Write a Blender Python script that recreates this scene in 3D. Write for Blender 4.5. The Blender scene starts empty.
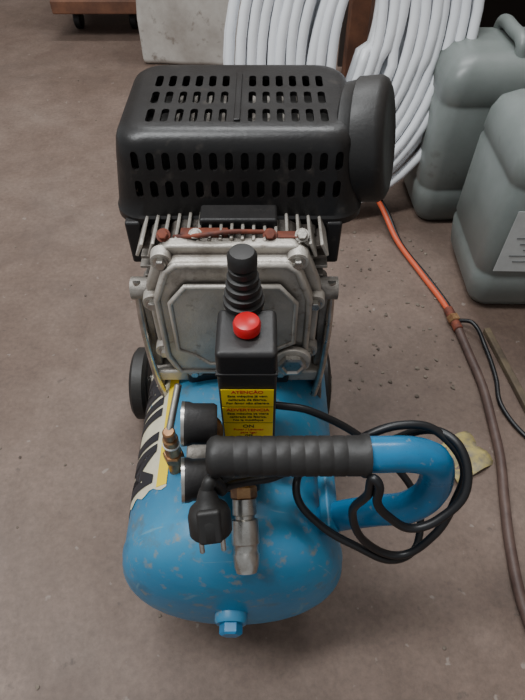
import bpy, bmesh, math, random
from mathutils import Vector, Matrix, Quaternion
random.seed(4)
S=bpy.context.scene
C=S.collection

# ---------------- materials ----------------
def mat(name,col,rough=.5,metal=0,vs=20,col2=None,bump=0,bs=60,spec=.5,lo=.35,hi=.65,dust=0,dustc=(.35,.3,.26),spots=None,spotr=(.66,.70),spots_s=30,ao=None,scratch=None):
    m=bpy.data.materials.new(name); m.use_nodes=True
    nt=m.node_tree; N=nt.nodes; L=nt.links
    b=N['Principled BSDF']
    b.inputs['Base Color'].default_value=(*col,1)
    b.inputs['Roughness'].default_value=rough
    b.inputs['Metallic'].default_value=metal
    b.inputs['Specular IOR Level'].default_value=spec
    tc=N.new('ShaderNodeTexCoord')
    out=None
    def noise(s,d=8,r=.65,stretch=None):
        n=N.new('ShaderNodeTexNoise'); n.inputs['Scale'].default_value=s; n.inputs['Detail'].default_value=d; n.inputs['Roughness'].default_value=r
        if stretch:
            mp=N.new('ShaderNodeMapping'); mp.inputs['Scale'].default_value=stretch; mp.inputs['Rotation'].default_value=(.3,.2,.5)
            L.new(tc.outputs['Object'],mp.inputs[0]); L.new(mp.outputs[0],n.inputs['Vector'])
        else: L.new(tc.outputs['Object'],n.inputs['Vector'])
        return n.outputs['Fac']
    def ramp(f,a,b_,ca,cb):
        r=N.new('ShaderNodeValToRGB'); r.color_ramp.elements[0].position=a; r.color_ramp.elements[1].position=b_
        r.color_ramp.elements[0].color=(*ca,1); r.color_ramp.elements[1].color=(*cb,1)
        L.new(f,r.inputs['Fac']); return r.outputs['Color']
    def over(f,c):
        nonlocal out
        mx=N.new('ShaderNodeMixRGB'); L.new(f,mx.inputs['Fac'])
        if out: L.new(out,mx.inputs['Color1'])
        else: mx.inputs['Color1'].default_value=(*col,1)
        mx.inputs['Color2'].default_value=(*c,1); out=mx.outputs[0]
    if col2: out=ramp(noise(vs),lo,hi,col,col2)
    if dust>0:
        g=N.new('ShaderNodeNewGeometry'); sp=N.new('ShaderNodeSeparateXYZ'); L.new(g.outputs['Normal'],sp.inputs[0])
        mm=N.new('ShaderNodeMath'); mm.operation='MULTIPLY'; L.new(sp.outputs['Z'],mm.inputs[0]); L.new(noise(35,6),mm.inputs[1])
        m2=N.new('ShaderNodeMath'); m2.operation='MULTIPLY'; m2.use_clamp=True; L.new(mm.outputs[0],m2.inputs[0]); m2.inputs[1].default_value=dust
        over(m2.outputs[0],dustc)
    if spots:
        for sc_,sr in zip(spots,(spots_s,spots_s*3,spots_s*7)):
            over(ramp(noise(sr,5,.6),spotr[0],spotr[1],(0,0,0),(.85,.85,.85)),sc_)
    if scratch: over(ramp(noise(14,4,.6,(1,14,1.2)),.64,.69,(0,0,0),(.6,.6,.6)),scratch)
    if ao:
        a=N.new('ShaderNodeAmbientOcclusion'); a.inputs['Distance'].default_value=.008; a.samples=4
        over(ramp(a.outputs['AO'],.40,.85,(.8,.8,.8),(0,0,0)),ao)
    if out: L.new(out,b.inputs['Base Color'])
    rr=N.new('ShaderNodeMapRange'); rr.inputs['To Min'].default_value=max(rough-.08,.05); rr.inputs['To Max'].default_value=min(rough+.16,1)
    L.new(noise(vs*1.3+3,6),rr.inputs['Value']); L.new(rr.outputs[0],b.inputs['Roughness'])
    if bump>0:
        bp=N.new('ShaderNodeBump'); bp.inputs['Strength'].default_value=bump; bp.inputs['Distance'].default_value=.004
        L.new(noise(bs,6),bp.inputs['Height']); L.new(bp.outputs[0],b.inputs['Normal'])
    return m

BLUE=mat('blue_paint',(.008,.165,.34),.33,0,col2=(.022,.24,.43),vs=7,bump=.10,bs=30,dust=.5,dustc=(.15,.26,.32),spots=[(.03,.10,.16),(.10,.15,.17),(.25,.24,.2)],spotr=(.58,.73),spots_s=11,lo=.3,hi=.7,scratch=(.14,.30,.39))
BLUE2=mat('blue_pipe_paint',(.009,.19,.40),.26,col2=(.015,.14,.28),vs=20,spots=[(.04,.08,.11),(.2,.24,.25)],spotr=(.64,.72),spots_s=30)
BLACK=mat('black_plastic',(.008,.008,.009),.42,0,bump=.12,bs=300,dust=.08,spots=[(.04,.035,.03)],spotr=(.62,.72),spots_s=50)
SHROUD=mat('shroud_black',(.006,.0056,.0056),.32,0,bump=.10,bs=260,dust=.08,dustc=(.20,.17,.15),spots=[(.022,.019,.017),(.045,.038,.032)],spotr=(.6,.75),spots_s=20)
RUB=mat('black_rubber',(.009,.009,.009),.48,bump=.1,bs=200,dust=.08,spots=[(.03,.028,.026)],spotr=(.6,.72),spots_s=50)
CABLE=mat('cable_rubber',(.007,.007,.008),.38)
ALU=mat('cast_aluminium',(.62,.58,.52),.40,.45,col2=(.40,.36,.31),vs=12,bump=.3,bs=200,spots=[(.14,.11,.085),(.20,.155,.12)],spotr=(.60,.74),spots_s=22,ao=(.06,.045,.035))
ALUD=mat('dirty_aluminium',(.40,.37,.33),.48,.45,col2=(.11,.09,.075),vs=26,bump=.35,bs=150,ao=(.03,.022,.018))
STEEL=mat('steel',(.58,.56,.52),.26,.95,col2=(.36,.33,.29),vs=60)
BRASS=mat('brass',(.45,.27,.13),.38,.8,col2=(.22,.10,.05),vs=60)
RUST=mat('rusty_gasket',(.22,.05,.022),.7,0,col2=(.07,.025,.02),vs=60)
RED=mat('red_plastic',(.62,.008,.014),.3)
YEL=mat('label_yellow',(.92,.66,.01),.45)
YTX=mat('label_text_black',(.03,.025,.01),.6)
RTX=mat('label_text_red',(.60,.02,.02),.6)
GTX=mat('label_text_grey',(.16,.17,.17),.6)
WHT=mat('white_tape',(.7,.7,.68),.6)
STK=mat('sticker_cream',(.78,.72,.52),.5,col2=(.62,.57,.42),vs=30,spots=[(.04,.18,.32)],spotr=(.64,.67),spots_s=26)
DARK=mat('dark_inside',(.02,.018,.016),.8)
GLASS=mat('gauge_face',(.30,.31,.31),.12,0)

# ---------------- helpers ----------------
def link(o,m=None,parent=None,smooth=None):
    C.objects.link(o)
    if m: o.data.materials.append(m)
    if parent:
        o.parent=parent; o.matrix_parent_inverse=Matrix.Translation(-parent.location)
    if smooth and o.type=='MESH':
        for p in o.data.polygons: p.use_smooth=True
    return o
def empty(name,loc):
    e=bpy.data.objects.new(name,None); e.location=loc; e.empty_display_size=.05; C.objects.link(e); return e
def frombm(name,bm,m,parent=None,smooth=True,bevel=0,seg=3):
    me=bpy.data.meshes.new(name); bmesh.ops.recalc_face_normals(bm,faces=bm.faces); bm.to_mesh(me); bm.free()
    o=bpy.data.objects.new(name,me); link(o,m,parent,smooth)
    if bevel:
        b=o.modifiers.new('b','BEVEL'); b.width=bevel; b.segments=seg; b.limit_method='ANGLE'; b.angle_limit=math.radians(35)
    if smooth:
        w=o.modifiers.new('w','WEIGHTED_NORMAL') if bevel else None
    return o
def box(name,c,s,m,parent=None,bevel=.003,rot=None,seg=3):
    bm=bmesh.new(); bmesh.ops.create_cube(bm,size=1)
    bmesh.ops.scale(bm,vec=s,verts=bm.verts)
    if rot: bmesh.ops.rotate(bm,cent=(0,0,0),matrix=rot,verts=bm.verts)
    bmesh.ops.translate(bm,vec=c,verts=bm.verts)
    return frombm(name,bm,m,parent,bevel>0,bevel,seg)
def lathe(name,prof,org,axis,m,parent=None,n=40,sharp=True):
    org=Vector(org); q=Vector(axis).normalized().to_track_quat('Z','Y')
    bm=bmesh.new(); rings=[]
    for a,r in prof:
        if r<=1e-6:
            rings.append([bm.verts.new(org+q@Vector((0,0,a)))])
        else:
            rings.append([bm.verts.new(org+q@Vector((r*math.cos(2*math.pi*i/n),r*math.sin(2*math.pi*i/n),a))) for i in range(n)])
    for A,B in zip(rings,rings[1:]):
        if len(A)==1 and len(B)==1: continue
        for i in range(n):
            j=(i+1)%n
            if len(A)==1: bm.faces.new((A[0],B[i],B[j]))
            elif len(B)==1: bm.faces.new((A[i],A[j],B[0]))
            else: bm.faces.new((A[i],A[j],B[j],B[i]))
    for R_ in (rings[0],rings[-1]):
        if len(R_)>1: bm.faces.new(R_)
    o=frombm(name,bm,m,parent,True)
    if sharp:
        o.data.set_sharp_from_angle(angle=math.radians(38))
    return o
def cyl(name,p0,p1,r,m,parent=None,r2=None,n=32,ch=.0015):
    p0=Vector(p0);p1=Vector(p1); h=(p1-p0).length; r2=r if r2 is None else r2
    ch=min(ch,h*.3,r*.4,r2*.4)
    return lathe(name,[(0,0),(0,r-ch),(ch,r),(h-ch,r2),(h,r2-ch),(h,0)],p0,p1-p0,m,parent,n)
def tube(name,pts,r,m,parent=None,cyc=False,res=8,bez=True):
    cu=bpy.data.curves.new(name,'CURVE'); cu.dimensions='3D'; cu.bevel_depth=r; cu.bevel_resolution=4; cu.use_fill_caps=True
    if bez:
        cu.resolution_u=res
        sp=cu.splines.new('BEZIER'); sp.bezier_points.add(len(pts)-1)
        n=len(pts)
        for i,p in enumerate(pts):
            bp=sp.bezier_points[i]; bp.co=p
            a=Vector(pts[i-1] if (i>0 or cyc) else pts[i]); b=Vector(pts[(i+1)%n] if (i<n-1 or cyc) else pts[i])
            P=Vector(p); d=(b-a)
            d=d.normalized() if d.length>0 else d
            bp.handle_left_type='FREE'; bp.handle_right_type='FREE'
            bp.handle_left=P-d*(P-a).length/3; bp.handle_right=P+d*(b-P).length/3
    else:
        sp=cu.splines.new('POLY'); sp.points.add(len(pts)-1)
        for i,p in enumerate(pts): sp.points[i].co=(*p,1)
    sp.use_cyclic_u=cyc; sp.use_smooth=True
    o=bpy.data.objects.new(name,cu); link(o,m,parent)
    return o
def prism(name,poly,y0,y1,m,parent=None,bevel=.003):
    bm=bmesh.new()
    a=[bm.verts.new((x,y0,z)) for x,z in poly]; b=[bm.verts.new((x,y1,z)) for x,z in poly]
    bm.faces.new(a); bm.faces.new(b[::-1]); n=len(poly)
    for i in range(n): bm.faces.new((a[i],b[i],b[(i+1)%n],a[(i+1)%n]))
    return frombm(name,bm,m,parent,True,bevel)
def hexbolt(name,p,ax,r,h,m,parent):
    lathe(name+'_washer',[(0,0),(0,r*1.35),(h*.25,r*1.35),(h*.25,0)],p,ax,m,parent,24)
    return lathe(name,[(0,0),(0,r),(h*.9,r),(h,r*.85),(h,0)],p,ax,m,parent,6)
def text(name,body,size,loc,rot,m,parent=None,align='CENTER'):
    cu=bpy.data.curves.new(name,'FONT'); cu.body=body; cu.size=size; cu.align_x=align; cu.align_y='CENTER'; cu.extrude=.0001; cu.offset=size*.02
    o=bpy.data.objects.new(name,cu); o.location=loc; o.rotation_euler=rot; link(o,m,parent); return o

# ---------------- compressor ----------------
CX=-.034; R=.125; TZ=.17
AC=empty('air_compressor',(CX,.38,0))
fd=[]
for i in range(15):
    a=i/14*math.pi/2
    fd.append((.052*(max(math.cos(a),0))**.95, R*(math.sin(a))**.72))
Y0=.203;Y1=.58
prof=[(Y0-d,r if r>1e-5 else 0) for d,r in fd]
prof+= [(Y0+.004,R+.0012),(Y0+.010,R+.0012),(Y0+.013,R)]
prof+= [(Y1-.013,R),(Y1-.010,R+.0012),(Y1-.004,R+.0012)]
prof+= [(Y1+d,r if r>1e-5 else 0) for d,r in fd[::-1]]
tk=lathe('tank',prof,(CX,0,TZ),(0,1,0),BLUE,AC,96,False)
lathe('tank_plug_boss',[(0,0),(0,.018),(.016,.018),(.019,.016),(.019,0)],(CX,.160,TZ),(0,-1,0),BLUE,AC)
lathe('tank_plug_hex',[(0,0),(0,.0125),(.009,.0125),(.011,.010),(.011,0)],(CX,.141,TZ),(0,-1,0),BLUE2,AC,6)
prism('front_foot_bracket',[(CX-.08,.03),(CX+.08,.03),(CX+.09,.1),(CX-.09,.1)],.25,.256,BLUE,AC,.001)
for k,sx in enumerate((-.065,.065)):
    cyl('rubber_foot_%d'%(k+1),(CX+sx,.253,0),(CX+sx,.253,.032),.018,RUB,AC)
for k,(xa,xb) in enumerate(((CX-.186,0),(CX+.116,0))):
    lathe('wheel_%d'%(k+1),[(0,0),(0,.045),(.003,.047),(.003,.056),(.008,.062),(.024,.062),(.029,.056),(.029,.047),(.031,.045),(.031,0)],(xa,.545,.062),(1,0,0),RUB,AC,48)
    cyl('wheel_hub_%d'%(k+1),(xa-.004,.545,.062),(xa+.036,.545,.062),.02,STEEL,AC)
cyl('axle',(CX-.165,.545,.062),(CX+.14,.545,.062),.007,STEEL,AC)
for k,sx in enumerate((-.1,.1)):
    box('axle_bracket_%d'%(k+1),(CX+sx,.545,.085),(.005,.05,.08),BLUE,AC,.001)
def patch(name,t0,t1,ya,yb,off,m,nt=24,ny=12,wob=0):
    bm=bmesh.new(); g=[]
    for i in range(nt+1):
        t=math.radians(t0+(t1-t0)*i/nt); row=[]
        for j in range(ny+1):
            y=ya+(yb-ya)*j/ny
            if j==0: y+=wob*math.sin(i*1.3)
            row.append(bm.verts.new((CX+(R+off)*math.sin(t),y,TZ+(R+off)*math.cos(t))))
        g.append(row)
    for i in range(nt):
        for j in range(ny): bm.faces.new((g[i][j],g[i+1][j],g[i+1][j+1],g[i][j+1]))
    return frombm(name,bm,m,AC,True)
patch('sticker',-108,-33,.252,.56,.0008,STK,wob=.003)
patch('sticker_stripe',-40,-33,.254,.56,.0012,YEL)
patch('sticker_stripe_low',-104,-84,.254,.56,.0012,YEL)
def tanktext(body,size,yend,th0,m,xs=1.0):
    cu=bpy.data.curves.new('t','FONT'); cu.body=body; cu.size=size; cu.offset=size*.035
    o=bpy.data.objects.new('t',cu); C.objects.link(o)
    dg=bpy.context.evaluated_depsgraph_get(); dg.update()
    me=bpy.data.meshes.new_from_object(o.evaluated_get(dg))
    bm=bmesh.new(); bm.from_mesh(me)
    mxx=max(v.co.x for v in bm.verts); mxy=max(v.co.y for v in bm.verts)
    for i in range(1,20):
        y=mxy*i/20
        bmesh.ops.bisect_plane(bm,geom=bm.verts[:]+bm.edges[:]+bm.faces[:],plane_co=(0,y,0),plane_no=(0,1,0))
    for v in bm.verts:
        x=v.co.x*xs; h=v.co.y
        Y=yend+(mxx*xs-x); t=math.radians(th0)+h/R
        v.co=(CX+(R+.0018)*math.sin(t),Y,TZ+(R+.0018)*math.cos(t))
    bpy.data.objects.remove(o)
    return frombm('sticker_letters',bm,mat('letter_ink',(.02,.02,.025),.5),AC,False)
tanktext('PREMIUM',.105,.262,-78,None,.66)

# pump front cover
PX=-.029
base=[(-.060,.487),(.060,.487),(.072,.478),(.088,.435),(.088,.335),(.076,.302),(-.076,.302),(-.088,.335),(-.088,.435),(-.072,.478)]
zc=.395
def sc(f,dx=0): return [(PX+dx+x*f,zc+(z-zc)*f) for x,z in base]
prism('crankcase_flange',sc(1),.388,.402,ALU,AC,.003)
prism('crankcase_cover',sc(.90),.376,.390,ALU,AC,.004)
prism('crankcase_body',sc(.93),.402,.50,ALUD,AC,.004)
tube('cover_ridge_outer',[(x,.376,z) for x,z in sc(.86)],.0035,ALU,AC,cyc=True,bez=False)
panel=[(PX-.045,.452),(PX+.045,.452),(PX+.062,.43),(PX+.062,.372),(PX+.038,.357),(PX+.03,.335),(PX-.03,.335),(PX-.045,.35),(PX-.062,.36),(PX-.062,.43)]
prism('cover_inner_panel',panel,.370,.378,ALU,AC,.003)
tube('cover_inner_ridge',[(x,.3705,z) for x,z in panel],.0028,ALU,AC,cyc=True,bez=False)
for k,(x,z) in enumerate([(-.066,.474),(.062,.474),(-.082,.42),(.082,.42),(-.080,.345),(.080,.345),(-.05,.308),(.05,.308)]):
    lathe('cover_lug_%d'%k,[(0,0),(0,.011),(.012,.010),(.012,0)],(PX+x,.392,z),(0,-1,0),ALU,AC,24)
    hexbolt('cover_bolt_%d'%k,(PX+x,.380,z),(0,-1,0),.0052,.006,STEEL,AC)
lathe('oil_sight_ring',[(0,0),(0,.021),(.006,.020),(.007,.016),(.007,0)],(.033,.372,.342),(0,-1,0),ALU,AC,40)
lathe('oil_sight_plug',[(0,0),(0,.0155),(.006,.0155),(.007,.012),(.0045,.010),(.0045,0)],(.033,.365,.342),(0,-1,0),STEEL,AC,6)
tube('oil_filler_neck',[(-.0165,.378,.420),(-.0165,.358,.432),(-.0165,.338,.450),(-.0165,.333,.470)],.0135,ALU,AC)
lathe('filler_collar',[(0,0),(0,.0175),(.009,.0175),(.009,0)],(-.0165,.333,.459),(0,0,1),ALU,AC,24)
pr=[(0,0),(0,.015)]
z=.0
for k in range(5):
    r=.0182-.0015*k
    pr+=[(z+.001,r),(z+.006,r),(z+.0075,r-.0035),(z+.009,r-.0035)]
    z+=.0088
pr+=[(z+.001,.0125),(z+.010,.0125),(z+.014,.010),(z+.015,0)]
lathe('oil_breather_plug',pr,(-.0165,.333,.468),(0,0,1),RUB,AC,32)
for k in range(6):
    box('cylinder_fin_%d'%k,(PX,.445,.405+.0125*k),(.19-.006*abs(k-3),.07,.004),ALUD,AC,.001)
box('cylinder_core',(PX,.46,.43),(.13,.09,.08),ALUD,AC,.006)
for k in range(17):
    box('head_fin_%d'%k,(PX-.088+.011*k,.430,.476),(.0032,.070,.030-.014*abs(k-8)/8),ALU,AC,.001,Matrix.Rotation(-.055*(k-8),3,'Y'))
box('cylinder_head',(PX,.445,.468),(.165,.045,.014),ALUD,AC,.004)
box('head_gasket',(PX-.026,.407,.4875),(.045,.010,.005),RUST,AC,.001)
box('head_gasket_low',(PX+.056,.404,.486),(.026,.010,.005),RUST,AC,.001)
for k,x in enumerate((-.064,-.034,.036,.066)):
    hexbolt('head_bolt_%d'%k,(PX+x,.402,.488),(0,-.6,.8),.0050,.006,ALU if k%2 else RUST,AC)
box('head_cover_dark',(PX+.006,.432,.489),(.075,.03,.012),BLACK,AC,.003)
tube('head_wire',[(PX-.055,.405,.484),(PX-.03,.397,.492),(PX+.0,.40,.494),(PX+.03,.405,.490)],.0022,RUST,AC)
box('shroud_bracket_l',(PX-.101,.45,.452),(.016,.03,.052),BLACK,AC,.003)
box('shroud_bracket_r',(PX+.101,.45,.452),(.016,.03,.052),BLACK,AC,.003)
mp=[(0,0),(0,.07)]
for k in range(12):
    a=.005+.012*k; mp+=[(a,.07),(a,.085),(a+.004,.085),(a+.004,.07)]
mp+=[(.155,.07),(.165,.055),(.165,0)]
lathe('motor_body',mp,(PX,.50,.392),(0,1,0),ALUD,AC,48)
for k,s in enumerate((-1,1)):
    prism('mount_leg_%d'%(k+1),[(PX+s*.086,.43),(PX+s*.098,.42),(PX+s*.101,.30),(PX+s*.106,.225),(PX+s*.098,.225),(PX+s*.090,.29)],.395,.43,ALUD,AC,.003)
    tube('mount_rod_%d'%(k+1),[(PX+s*.100,.402,.43),(PX+s*.101,.392,.37),(PX+s*.098,.385,.30),(PX+s*.092,.38,.262)],.004,STEEL,AC)
    lathe('mount_bush_%d'%(k+1),[(0,0),(0,.012),(.022,.012),(.022,0)],(PX+s*.096-.011,.405,.418),(1,0,0),ALUD,AC,24)
    box('mount_foot_%d'%(k+1),(PX+s*.07,.41,.292),(.06,.05,.018),ALU,AC,.003)
box('mount_base_plate',(PX,.45,.294),(.12,.14,.018),BLACK,AC,.003)

# ---------- shroud ----------
def rrect(cx,cy,w,d,r,n=8):
    pts=[]
    for (sx,sy,a0) in ((1,1,0),(-1,1,90),(-1,-1,180),(1,-1,270)):
        for i in range(n+1):
            a=math.radians(a0+90*i/n)
            pts.append((cx+sx*(w/2-r)+r*math.cos(a),cy+sy*(d/2-r)+r*math.sin(a)))
    return pts
SX=-.0235
def shell(dw,zt):
    bm=bmesh.new(); rings=[]
    lv=[(.474,.250,.182,.032),(.481,.250,.182,.032),(.4835,.246,.178,.030),(.50,.242,.174,.03),(.535,.233,.167,.03)]
    rb=.018
    for i in range(1,7):
        a=math.pi/2*i/6
        lv.append((.535+.010+rb*math.sin(a),.233-.004-2*rb*(1-math.cos(a)),.167-.003-2*rb*(1-math.cos(a)),.03-.006*i/6))
    for z,w,d,r in lv:
        p=rrect(SX,.528,w-2*dw,d-2*dw,max(r-dw,.004))
        rings.append([bm.verts.new((x,y,(z-dw if z>.48 else z)+ (zt if z<.48 else 0))) for x,y in p])
    for A,B in zip(rings,rings[1:]):
        n=len(A)
        for i in range(n): bm.faces.new((A[i],A[(i+1)%n],B[(i+1)%n],B[i]))
    bm.faces.new(rings[-1]); bm.faces.new(rings[0][::-1])
    bmesh.ops.recalc_face_normals(bm,faces=bm.faces)
    return bm
def tomesh(n,bm):
    me=bpy.data.meshes.new(n); bm.to_mesh(me); bm.free(); return bpy.data.objects.new(n,me)
outer=tomesh('shroud',shell(0,0)); link(outer,SHROUD,AC)
cb=shell(.004,-.01)
inner=tomesh('cut_in',cb); C.objects.link(inner)
sb=bmesh.new()
def caps(bm,c,axis,L,W,D):
    pts=[]
    for i in range(6):
        a=math.pi*i/5; pts.append((W/2*math.cos(a),L/2-W/2+W/2*math.sin(a)))
    for i in range(6):
        a=math.pi+math.pi*i/5; pts.append((W/2*math.cos(a),-L/2+W/2+W/2*math.sin(a)))
    def P(u,v,w):
        if axis=='top': return (c[0]+u,c[1]+v,c[2]+w)
        if axis=='front': return (c[0]+u,c[1]+w,c[2]+v)
        return (c[0]+w,c[1]+u,c[2]+v)
    A=[bm.verts.new(P(u,v,-D/2)) for u,v in pts]; B=[bm.verts.new(P(u,v,D/2)) for u,v in pts]
    bm.faces.new(A); bm.faces.new(B[::-1]); n=len(pts)
    for i in range(n): bm.faces.new((A[i],B[i],B[(i+1)%n],A[(i+1)%n]))
for r,y in enumerate((.484,.520,.556)):
    for k in range(13):
        x=SX+(k-6)*.0135
        if k==6: continue
        caps(sb,(x,y,.563),'top',.025,.0072,.03)
for z in (.538,.511):
    for k in range(14):
        x=SX+(k-6.5)*.0145
        caps(sb,(x,.446,z),'front',.0175,.0072,.03)
for s in (-1,1):
    for z in (.538,.511):
        for k in range(8):
            caps(sb,(SX+s*.118,.528+(k-3.5)*.0145,z),'side',.0175,.0072,.03)
bmesh.ops.recalc_face_normals(sb,faces=sb.faces)
slots=tomesh('cut_slots',sb); C.objects.link(slots)
for c in (inner,slots):
    mo=outer.modifiers.new('x','BOOLEAN'); mo.operation='DIFFERENCE'; mo.solver='EXACT'; mo.object=c
dg=bpy.context.evaluated_depsgraph_get(); dg.update()
me=bpy.data.meshes.new_from_object(outer.evaluated_get(dg))
outer.modifiers.clear(); outer.data=me
bpy.data.objects.remove(inner); bpy.data.objects.remove(slots)
me.materials.clear(); me.materials.append(SHROUD)
for p in me.polygons: p.use_smooth=True
me.set_sharp_from_angle(angle=math.radians(30))
box('slot_light_block',(SX,.531,.508),(.208,.145,.070),DARK,AC,.012)  # dark block added inside the shroud to stop light showing through the slots
for k in range(9):
    box('inner_fin_%d'%k,(SX-.06+.015*k,.533,.545),(.003,.10,.006),ALUD,AC,0)
box('shroud_center_rib',(SX,.522,.5635),(.006,.1,.003),SHROUD,AC,.001)
ax=Vector((.93,-.27,.19)).normalized()
cc=Vector((.105,.503,.527))
lathe('air_filter',[(0,0),(0,.048),(.003,.055),(.012,.0565),(.015,.059),(.036,.059),(.041,.056),(.044,.050),(.045,.044),(.043,.040),(.042,0)],cc-ax*.022,ax,RUB,AC,64)
cyl('air_filter_neck',cc-ax*.05,cc-ax*.016,.02,BLACK,AC)

# ---------- pressure switch ----------
box('pressure_switch_box',(-.0135,.301,.395),(.052,.054,.145),BLACK,AC,.005)
box('pressure_switch_lid_seam',(-.0135,.301,.440),(.0535,.0555,.003),BLACK,AC,.001)
lathe('red_button',[(0,0),(0,.0085),(.004,.0085),(.004,.0115),(.011,.0118),(.014,.0105),(.0155,.007),(.016,0)],(-.013,.300,.466),(0,0,1),RED,AC,40)
cyl('switch_neck',(-.0135,.30,.275),(-.0135,.30,.325),.014,BRASS,AC)
lf=.2732
for k,(zb,zt) in enumerate(((.394,.420),(.367,.392),(.340,.365))):
    box('warning_label_%d'%k,(-.0135,lf,(zb+zt)/2),(.047,.0008,zt-zb),YEL,AC,0)
def lt(b,s,z,m): text('label_text',b,s,(-.0135,lf-.0006,z),(math.pi/2,0,0),m,AC)
lt('ATENÇÃO',.0060,.4165,RTX)
for i,t in enumerate(('Esta máquina já vem','calibrada de fábrica.','Por favor não altere-a')): lt(t,.0044,.4105-.0055*i,YTX)
lt('ADVERTENCIA',.0060,.3885,RTX)
for i,t in enumerate(('Esta máquina ya viene','calibrada de fábrica.','No la modifique')): lt(t,.0044,.3825-.0055*i,YTX)
lt('ON',.007,.3605,YTX)
for i,t in enumerate(('Puxar / Levantar','para ligar','OFF')): lt(t,.0044,.3545-.0055*i,RTX if i<2 else YTX)

cyl('manifold',(-.075,.262,.325),(.02,.262,.325),.011,ALUD,AC)
box('regulator_block',(-.022,.245,.322),(.04,.034,.03),BLACK,AC,.005)
def gauge(n,p,ax):
    p=Vector(p);ax=Vector(ax).normalized()
    lathe(n,[(0,0),(0,.017),(.003,.019),(.022,.019),(.026,.0205),(.030,.0205),(.031,.0175),(.0295,.017),(.0295,0)],p-ax*.02,ax,BLACK,AC,40)
    lathe(n+'_bezel',[(0,.0175),(0,.0208),(.003,.0208),(.003,.0175),(0,.0175)],p+ax*.0095,ax,STEEL,AC,40)
    lathe(n+'_face',[(0,0),(0,.0165),(.001,.0165),(.001,0)],p+ax*.0095,ax,GLASS,AC,32)
    q=ax.to_track_quat('Z','Y')
    o=box(n+'_needle',(0,0,0),(.0012,.014,.0006),YTX,None,0); o.parent=AC; o.matrix_parent_inverse=Matrix.Translation(-AC.location)
    o.rotation_mode='QUATERNION'; o.rotation_quaternion=q; o.location=p+ax*.0112
gauge('pressure_gauge_1',(-.062,.262,.382),(-.95,-.05,.08))
gauge('pressure_gauge_2',(-.062,.222,.350),(-.95,-.10,.10))
tube('gauge_stem_1',[(-.055,.268,.38),(-.045,.272,.365),(-.045,.265,.33)],.006,BRASS,AC)
tube('gauge_stem_2',[(-.055,.228,.35),(-.045,.24,.335),(-.035,.25,.325)],.006,BRASS,AC)
VX=.004
cyl('safety_valve',(-.097+VX,.270,.272),(-.096+VX,.272,.340),.0080,BRASS,AC)
cyl('safety_valve_hex',(-.0965+VX,.271,.30),(-.0965+VX,.271,.312),.011,BRASS,AC,n=6)
cyl('safety_valve_tape',(-.0965+VX,.2715,.326),(-.096+VX,.272,.331),.0087,WHT,AC)
cyl('safety_valve_cap',(-.096+VX,.272,.340),(-.096+VX,.272,.352),.0065,BRASS,AC)
cyl('safety_valve_rod',(-.096+VX,.274,.348),(-.088+VX,.315,.372),.0038,STEEL,AC)
a=Vector((-.018,.225,.331)); b=Vector((-.0145,.156,.291)); d=(b-a).normalized()
lathe('quick_coupler',[(0,0),(0,.008),(.012,.008),(.012,.0115),(.026,.0115),(.027,.0095),(.030,.0095),(.031,.0125),(.052,.0130),(.054,.0115),(.060,.0115),(.062,.0125),(.072,.0115),(.078,.0095),(.078,.006),(.070,.0055),(.070,0)],a,d,STEEL,AC,40)
cyl('coupler_nut',a+d*.0,a+d*.012,.0125,BRASS,AC,n=6)

# handle
hy=.221; hz=.398
rg=.0172
g=[(0,0),(0,.013),(.003,.0165),(.008,rg+.001),(.012,rg)]
for k in range(9):
    q=.022+k*.0118
    g+=[(q,rg),(q+.001,rg-.0005),(q+.0018,rg-.0005),(q+.0028,rg)]
g+=[(.130,rg),(.132,rg+.0015),(.137,rg+.0015),(.138,.0145),(.138,0)]
lathe('handle_grip',g,(-.047,hy-.001,hz-.001),(1,.0,.012),RUB,AC,48)
tube('handle_pipe',[(.07,hy,hz),(.10,hy,hz+.001),(.128,hy+.001,hz-.001),(.148,hy+.002,.385),(.159,hy+.002,.357),(.158,hy-.002,.325),(.142,hy-.004,.300),(.115,hy,.283),(.085,hy+.004,.262),(.06,.23,.235)],.0155,BLUE2,AC,res=12)
box('handle_bracket',(.070,.262,.262),(.02,.11,.012),BLUE,AC,.003,Matrix.Rotation(.85,3,'Y'))

cab=[(-.038,.205,.358),(-.03,.212,.358),(-.016,.2195,.350),(.012,.230,.340),(.0475,.252,.335),(.078,.247,.36),
(.0936,.247,.386),(.122,.251,.397),(.153,.248,.394),(.1785,.224,.374),(.180,.2095,.323),(.168,.195,.285),(.140,.187,.252),(.1006,.192,.278),(.083,.200,.330),(.090,.196,.375),
(.093,.198,.398),(.098,.190,.37),(.110,.186,.352),(.132,.182,.336),(.155,.186,.345),(.176,.2016,.37),(.172,.232,.392),(.150,.252,.388),(.111,.252,.362),(.0475,.258,.32),
(.0335,.228,.308),(.0586,.2066,.280),(.094,.192,.264),(.135,.186,.240),(.165,.205,.235),(.165,.25,.26),(.11,.285,.31),(.05,.30,.345),(.008,.305,.35)]
tube('power_cable',cab,.0040,CABLE,AC,res=10)
pc=Vector((-.046,.186,.362)); pd=Vector((.08,-.62,-.78)).normalized()
lathe('plug_body',[(0,0),(0,.006),(.006,.0085),(.012,.010),(.018,.0165),(.024,.0185),(.040,.0185),(.042,.017),(.042,0)],pc-pd*.022,pd,RUB,AC,40)
tube('plug_strain_relief',[tuple(pc-pd*.02),tuple(pc-pd*.026+Vector((.004,.002,.002))),(-.036,.207,.360)],.0058,RUB,AC)
q=pd.to_track_quat('Z','Y')
for k,s in enumerate((-1,1)):
    o=q@Vector((s*.0093,0,0))
    cyl('plug_pin_%d'%(k+1),pc+pd*.018+o,pc+pd*.038+o,.0023,STEEL,AC)
box('plug_grip_l',pc+pd*.006+q@Vector((.0,.014,0)),(.02,.008,.03),RUB,AC,.003,q.to_matrix())

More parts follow.
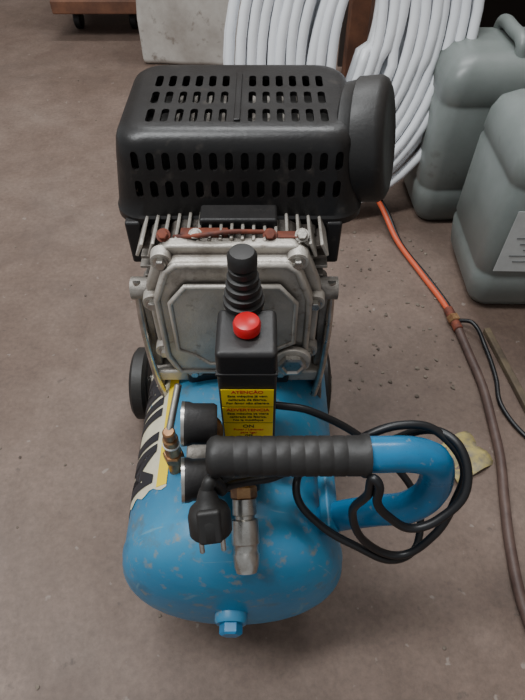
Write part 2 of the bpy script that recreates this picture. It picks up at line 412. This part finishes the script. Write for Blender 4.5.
# ---------------- room ----------------
def floormat():
    m=bpy.data.materials.new('concrete_floor'); m.use_nodes=True; nt=m.node_tree;N=nt.nodes;L=nt.links;b=N['Principled BSDF']
    tc=N.new('ShaderNodeTexCoord')
    def noise(s,d=8,r=.6,dist=0):
        n=N.new('ShaderNodeTexNoise'); n.inputs['Scale'].default_value=s;n.inputs['Detail'].default_value=d;n.inputs['Roughness'].default_value=r;n.inputs['Distortion'].default_value=dist
        L.new(tc.outputs['Object'],n.inputs['Vector']); return n.outputs['Fac']
    def ramp(f,*els):
        r=N.new('ShaderNodeValToRGB'); e=r.color_ramp.elements
        e[0].position=els[0][0]; e[0].color=(*els[0][1],1); e[1].position=els[-1][0]; e[1].color=(*els[-1][1],1)
        for p,c in els[1:-1]: x=e.new(p); x.color=(*c,1)
        L.new(f,r.inputs['Fac']); return r.outputs[0]
    def mix(f,a,c,mode='MIX'):
        x=N.new('ShaderNodeMixRGB'); x.blend_type=mode
        if isinstance(f,float): x.inputs[0].default_value=f
        else: L.new(f,x.inputs[0])
        L.new(a,x.inputs[1])
        if isinstance(c,tuple): x.inputs[2].default_value=(*c,1)
        else: L.new(c,x.inputs[2])
        return x.outputs[0]
    o=ramp(noise(2.2,10,.64,.3),(.30,(.125,.082,.062)),(.44,(.160,.109,.084)),(.56,(.19,.134,.106)),(.72,(.235,.175,.142)))
    fine=noise(110,6,.75)
    o=mix(1.0,o,ramp(fine,(.3,(.74,.74,.74)),(.7,(1.15,1.15,1.15))),'MULTIPLY')
    o=mix(1.0,o,ramp(noise(16,7,.7),(.32,(.82,.81,.80)),(.62,(1.06,1.06,1.06))),'MULTIPLY')
    o=mix(ramp(noise(48,3,.5),(.69,(0,0,0)),(.74,(.45,.45,.45))),o,(.34,.29,.25))
    o=mix(ramp(noise(3.2,7,.7,.6),(.52,(0,0,0)),(.70,(.5,.5,.5))),o,(.095,.068,.056))
    o=mix(ramp(noise(33,4,.6),(.66,(0,0,0)),(.73,(.6,.6,.6))),o,(.07,.052,.043))
    L.new(o,b.inputs['Base Color'])
    b.inputs['Roughness'].default_value=.62
    bp=N.new('ShaderNodeBump'); bp.inputs['Strength'].default_value=.25; bp.inputs['Distance'].default_value=.003
    L.new(fine,bp.inputs['Height']); L.new(bp.outputs[0],b.inputs['Normal'])
    return m
box('floor',(0,1.4,-.05),(5,6,.1),floormat(),None,0)
WALL=mat('wall_plaster',(.30,.26,.23),.8,col2=(.18,.15,.13),vs=3,bump=.2)
box('wall_back',(0,3.5,1.2),(5,.1,2.4),WALL,None,0)
box('wall_right',(1.3,1.4,1.2),(.1,4.3,2.4),WALL,None,0)
PL=mat('plinth_plaster',(.60,.57,.52),.8,col2=(.38,.34,.30),vs=6,bump=.4,bs=15,spots=[(.2,.16,.13)],spotr=(.60,.7),spots_s=20)
bm=bmesh.new(); bmesh.ops.create_cube(bm,size=1); bmesh.ops.scale(bm,vec=(.5,.4,.5),verts=bm.verts)
bmesh.ops.subdivide_edges(bm,edges=bm.edges[:],cuts=6,use_grid_fill=True)
for v in bm.verts:
    v.co+=Vector((random.uniform(-1,1),random.uniform(-1,1),0))*.009
bmesh.ops.rotate(bm,cent=(0,0,0),matrix=Matrix.Rotation(-.12,3,'Z'),verts=bm.verts)
bmesh.ops.translate(bm,vec=(-.155,2.18,.25),verts=bm.verts)
frombm('concrete_plinth',bm,PL,None,True,.02)
WOOD=mat('old_wood',(.20,.085,.045),.7,col2=(.09,.04,.025),vs=12)
D=empty('wooden_dolly',(-.62,2.43,0))
box('deck',(-.62,2.43,.115),(.32,.42,.045),WOOD,D,.005)
box('crate',(-.62,2.46,.277),(.30,.30,.28),mat('dark_crate_wood',(.08,.05,.035),.8,col2=(.03,.02,.018),vs=10),D,.01)
for k,(x,y) in enumerate(((-.73,2.36),(-.51,2.36),(-.73,2.57),(-.51,2.57))):
    lathe('caster_%d'%k,[(0,0),(0,.026),(.005,.033),(.025,.033),(.03,.026),(.03,0)],(x-.015,y,.033),(1,0,0),RUB,D,32)
    box('caster_fork_%d'%k,(x,y,.075),(.036,.036,.045),BLACK,D,.004)

# white pipe coil
PIPE=mat('white_pipe_plastic',(.84,.85,.87),.26,col2=(.76,.78,.81),vs=4)
import math as M
lean=M.radians(70); U=Vector((1,0,0)); V=Vector((0,M.cos(lean),M.sin(lean))); Nn=Vector((0,-M.sin(lean),M.cos(lean)))
cen=Vector((.187,1.225,.365))
pts=[]
steps=44
for l in range(4):
    js=range(10) if l%2==0 else range(9,-1,-1)
    for j in js:
        ph=random.uniform(0,6); wa=random.uniform(.002,.010)
        rho=M.radians(13)+random.uniform(-.05,.05)
        for i in range(steps):
            a=2*M.pi*i/steps
            jj=j+(i/steps if l%2==0 else -i/steps)
            rx=.240-.0215*jj; rz=.340-.0200*jj
            rx+=wa*M.sin(2*a+ph)*.6; rz+=wa*M.sin(3*a+ph)*.6
            off=Nn*(.04-.024*l + .004*M.sin(a*2+ph))
            x=rx*M.cos(a); y=rz*M.sin(a)
            Ur=U*M.cos(rho)-V*M.sin(rho); Vr=V*M.cos(rho)+U*M.sin(rho)
            p=cen+Ur*x+Vr*y+off
            p.z=max(p.z,.012)
            pts.append(p)
tube('white_pipe_coil',pts,.0105,PIPE,None,bez=False)

# jerry cans
def jugmat():
    m=mat('jerry_can_plastic',(.20,.222,.210),.36,col2=(.14,.158,.148),vs=5,bump=.1,bs=10,spots=[(.09,.09,.08)],spotr=(.62,.74),spots_s=12)
    b=m.node_tree.nodes['Principled BSDF']; b.inputs['Subsurface Weight'].default_value=.2; b.inputs['Subsurface Radius'].default_value=(.02,.03,.02)
    return m
JUG=jugmat()
LAB=mat('can_label',(.56,.58,.57),.5,col2=(.46,.48,.47),vs=20)
def jerry(name,cx,cy,w,d,h,rz,label):
    E=empty(name,(cx,cy,0))
    r=Matrix.Rotation(rz,3,'Z')
    def T(p): 
        q=r@Vector((p[0],p[1],0)); return (cx+q.x,cy+q.y,p[2])
    bm=bmesh.new(); rings=[]
    lv=[(0,-.034),(.008,-.020),(.03,-.008),(.06,-.003),(h*.24,0),(h*.255,-.003),(h*.28,-.003),(h*.295,0),(h*.74,0),(h*.755,-.003),(h*.78,-.003),(h*.795,0),(h*.88,-.002),(h*.94,-.010),(h*.98,-.028),(h,-.055)]
    for z,o in lv:
        rings.append([bm.verts.new(T((x,y,z))) for x,y in rrect(0,0,w+2*o,d+2*o,max(.036+o*.3,.012))])
    for A,B in zip(rings,rings[1:]):
        n=len(A)
        for i in range(n): bm.faces.new((A[i],A[(i+1)%n],B[(i+1)%n],B[i]))
    bm.faces.new(rings[0][::-1]); bm.faces.new(rings[-1])
    frombm('body',bm,JUG,E,True).data.set_sharp_from_angle(angle=M.radians(50))
    tube('handle',[T((-.0,-d*.30,h-.012)),T((-.0,-d*.25,h+.014)),T((-.0,0,h+.018)),T((-.0,d*.25,h+.014)),T((-.0,d*.30,h-.012))],.013,JUG,E)
    cyl('spout',T((w*.27,-d*.22,h-.02)),T((w*.27,-d*.22,h+.012)),.028,JUG,E)
    cyl('cap',T((w*.27,-d*.22,h+.010)),T((w*.27,-d*.22,h+.034)),.033,BLACK,E)
    if label:
        box('label',T((label[0],-d/2-.0012,label[1])),(label[2],.001,label[3]),LAB,E,0,r)
        for i in range(8):
            box('label_line_%d'%i,T((label[0]-.01,-d/2-.0022,label[1]+label[3]*.38-.0135*i)),(label[2]*(.74-.1*(i%3)),.0006,.0022),GTX,E,0,r)
    return E
jerry('jerry_can',.505,1.180,.29,.23,.38,.03,None)
jerry('jerry_can',.562,.890,.28,.24,.375,-.02,(-.012,.185,.21,.135))
jerry('jerry_can',.83,1.19,.27,.24,.36,.05,None)

W=empty('workbench',(.75,1.75,0))
box('top',(.76,1.70,.60),(1.0,.5,.06),WOOD,W,.004)
for k,(x,y) in enumerate(((.31,1.50),(1.21,1.50),(.31,1.90),(1.21,1.90))): box('leg_%d'%k,(x,y,.30),(.07,.07,.60),WOOD,W,.004)
box('back_panel',(.76,1.94,.30),(1.0,.02,.55),mat('dark_board',(.04,.03,.025),.8),W,0)

# hose
H=empty('air_hose',(.39,.6,0))
OR=mat('orange_hose',(.58,.095,.035),.45); DH=mat('dark_hose',(.07,.04,.033),.5,col2=(.12,.075,.06),vs=30)
tube('orange_section',[(.262,1.16,.05),(.285,1.09,.045),(.315,1.0,.012),(.352,.89,.0065),(.378,.81,.0065),(.388,.765,.0085)],.0060,OR,H)
tube('black_stripe',[(.270,1.155,.05),(.297,1.085,.04),(.326,.995,.005),(.363,.885,.0045),(.389,.80,.0045),(.395,.765,.006)],.0045,CABLE,H)
cyl('fitting',(.386,.775,.010),(.394,.715,.011),.0095,RUST,H); cyl('fitting_nut',(.389,.752,.011),(.392,.735,.011),.013,BRASS,H,n=6)
tube('dark_section',[(.394,.72,.010),(.400,.66,.008),(.406,.576,.008),(.402,.50,.008),(.396,.43,.008),(.380,.35,.008),(.368,.28,.008),(.362,.20,.008),(.375,.11,.008),(.42,0,.008)],.008,DH,H)
tube('branch_cable',[(.392,.74,.012),(.42,.72,.025),(.437,.67,.008),(.438,.60,.0045),(.43,.54,.0045),(.45,.48,.0045),(.5,.42,.0045),(.6,.35,.0045)],.0042,CABLE,H)
box('wooden_stick',(.466,.60,.007),(.013,.24,.012),mat('olive_wood',(.16,.12,.07),.7,col2=(.07,.05,.035),vs=20),None,.002,Matrix.Rotation(.12,3,'Z'))
bm=bmesh.new(); bmesh.ops.create_grid(bm,x_segments=9,y_segments=9,size=.5)
for v in bm.verts:
    x,y=v.co.x,v.co.y
    v.co=Vector((x*.085,y*.07,.006+.004*M.sin(x*9)+.004*M.cos(y*11+x*5)))
bmesh.ops.rotate(bm,cent=(0,0,0),matrix=Matrix.Rotation(.5,3,'Z'),verts=bm.verts)
bmesh.ops.translate(bm,vec=(.335,.435,0),verts=bm.verts)
o=frombm('crumpled_paper',bm,mat('yellow_paper',(.50,.40,.13),.6,col2=(.22,.19,.14),vs=60),None,True)
o.modifiers.new('s','SOLIDIFY').thickness=.0006
bm=bmesh.new()
def chip(x,y,s):
    g=bmesh.ops.create_icosphere(bm,subdivisions=1,radius=s); v=g['verts']
    for q in v: q.co+=Vector([random.uniform(-.3,.3)*s for _ in range(3)]); q.co.z*=.4
    bmesh.ops.translate(bm,vec=(x,y,s*.35),verts=v)
for _ in range(110): chip(random.uniform(.12,.40),random.uniform(.55,1.05),random.uniform(.0012,.0045))
for _ in range(110): chip(random.uniform(-.8,.45),random.uniform(.1,2.2),random.uniform(.001,.003))
frombm('floor_debris',bm,mat('debris',(.22,.18,.14),.8,col2=(.05,.035,.028),vs=14),None,False)

# ---------------- light ----------------
def area(n,loc,tgt,sx,sy,e,col):
    l=bpy.data.lights.new(n,'AREA'); l.shape='RECTANGLE'; l.size=sx; l.size_y=sy; l.energy=e; l.color=col
    o=bpy.data.objects.new(n,l); o.location=loc; o.rotation_euler=(Vector(tgt)-Vector(loc)).to_track_quat('-Z','Y').to_euler(); C.objects.link(o)
area('ceiling_light_a',(-.9,.3,2.6),(-.1,.5,0),.30,1.6,60,(.97,.99,1))
area('ceiling_light_b',(.1,2.0,2.8),(.0,.8,0),1.6,.30,46,(.97,.99,1))
w=bpy.data.worlds.new('world'); S.world=w; w.use_nodes=True
w.node_tree.nodes['Background'].inputs[0].default_value=(.92,.96,1,1); w.node_tree.nodes['Background'].inputs[1].default_value=.42

# ---------------- camera ----------------
cd=bpy.data.cameras.new('camera'); cd.sensor_fit='VERTICAL'; cd.sensor_height=36; cd.lens=530/700*36; cd.clip_start=.01
co=bpy.data.objects.new('camera',cd); co.location=(0,0,.8); co.rotation_euler=(math.radians(40),0,0); C.objects.link(co)
S.camera=co
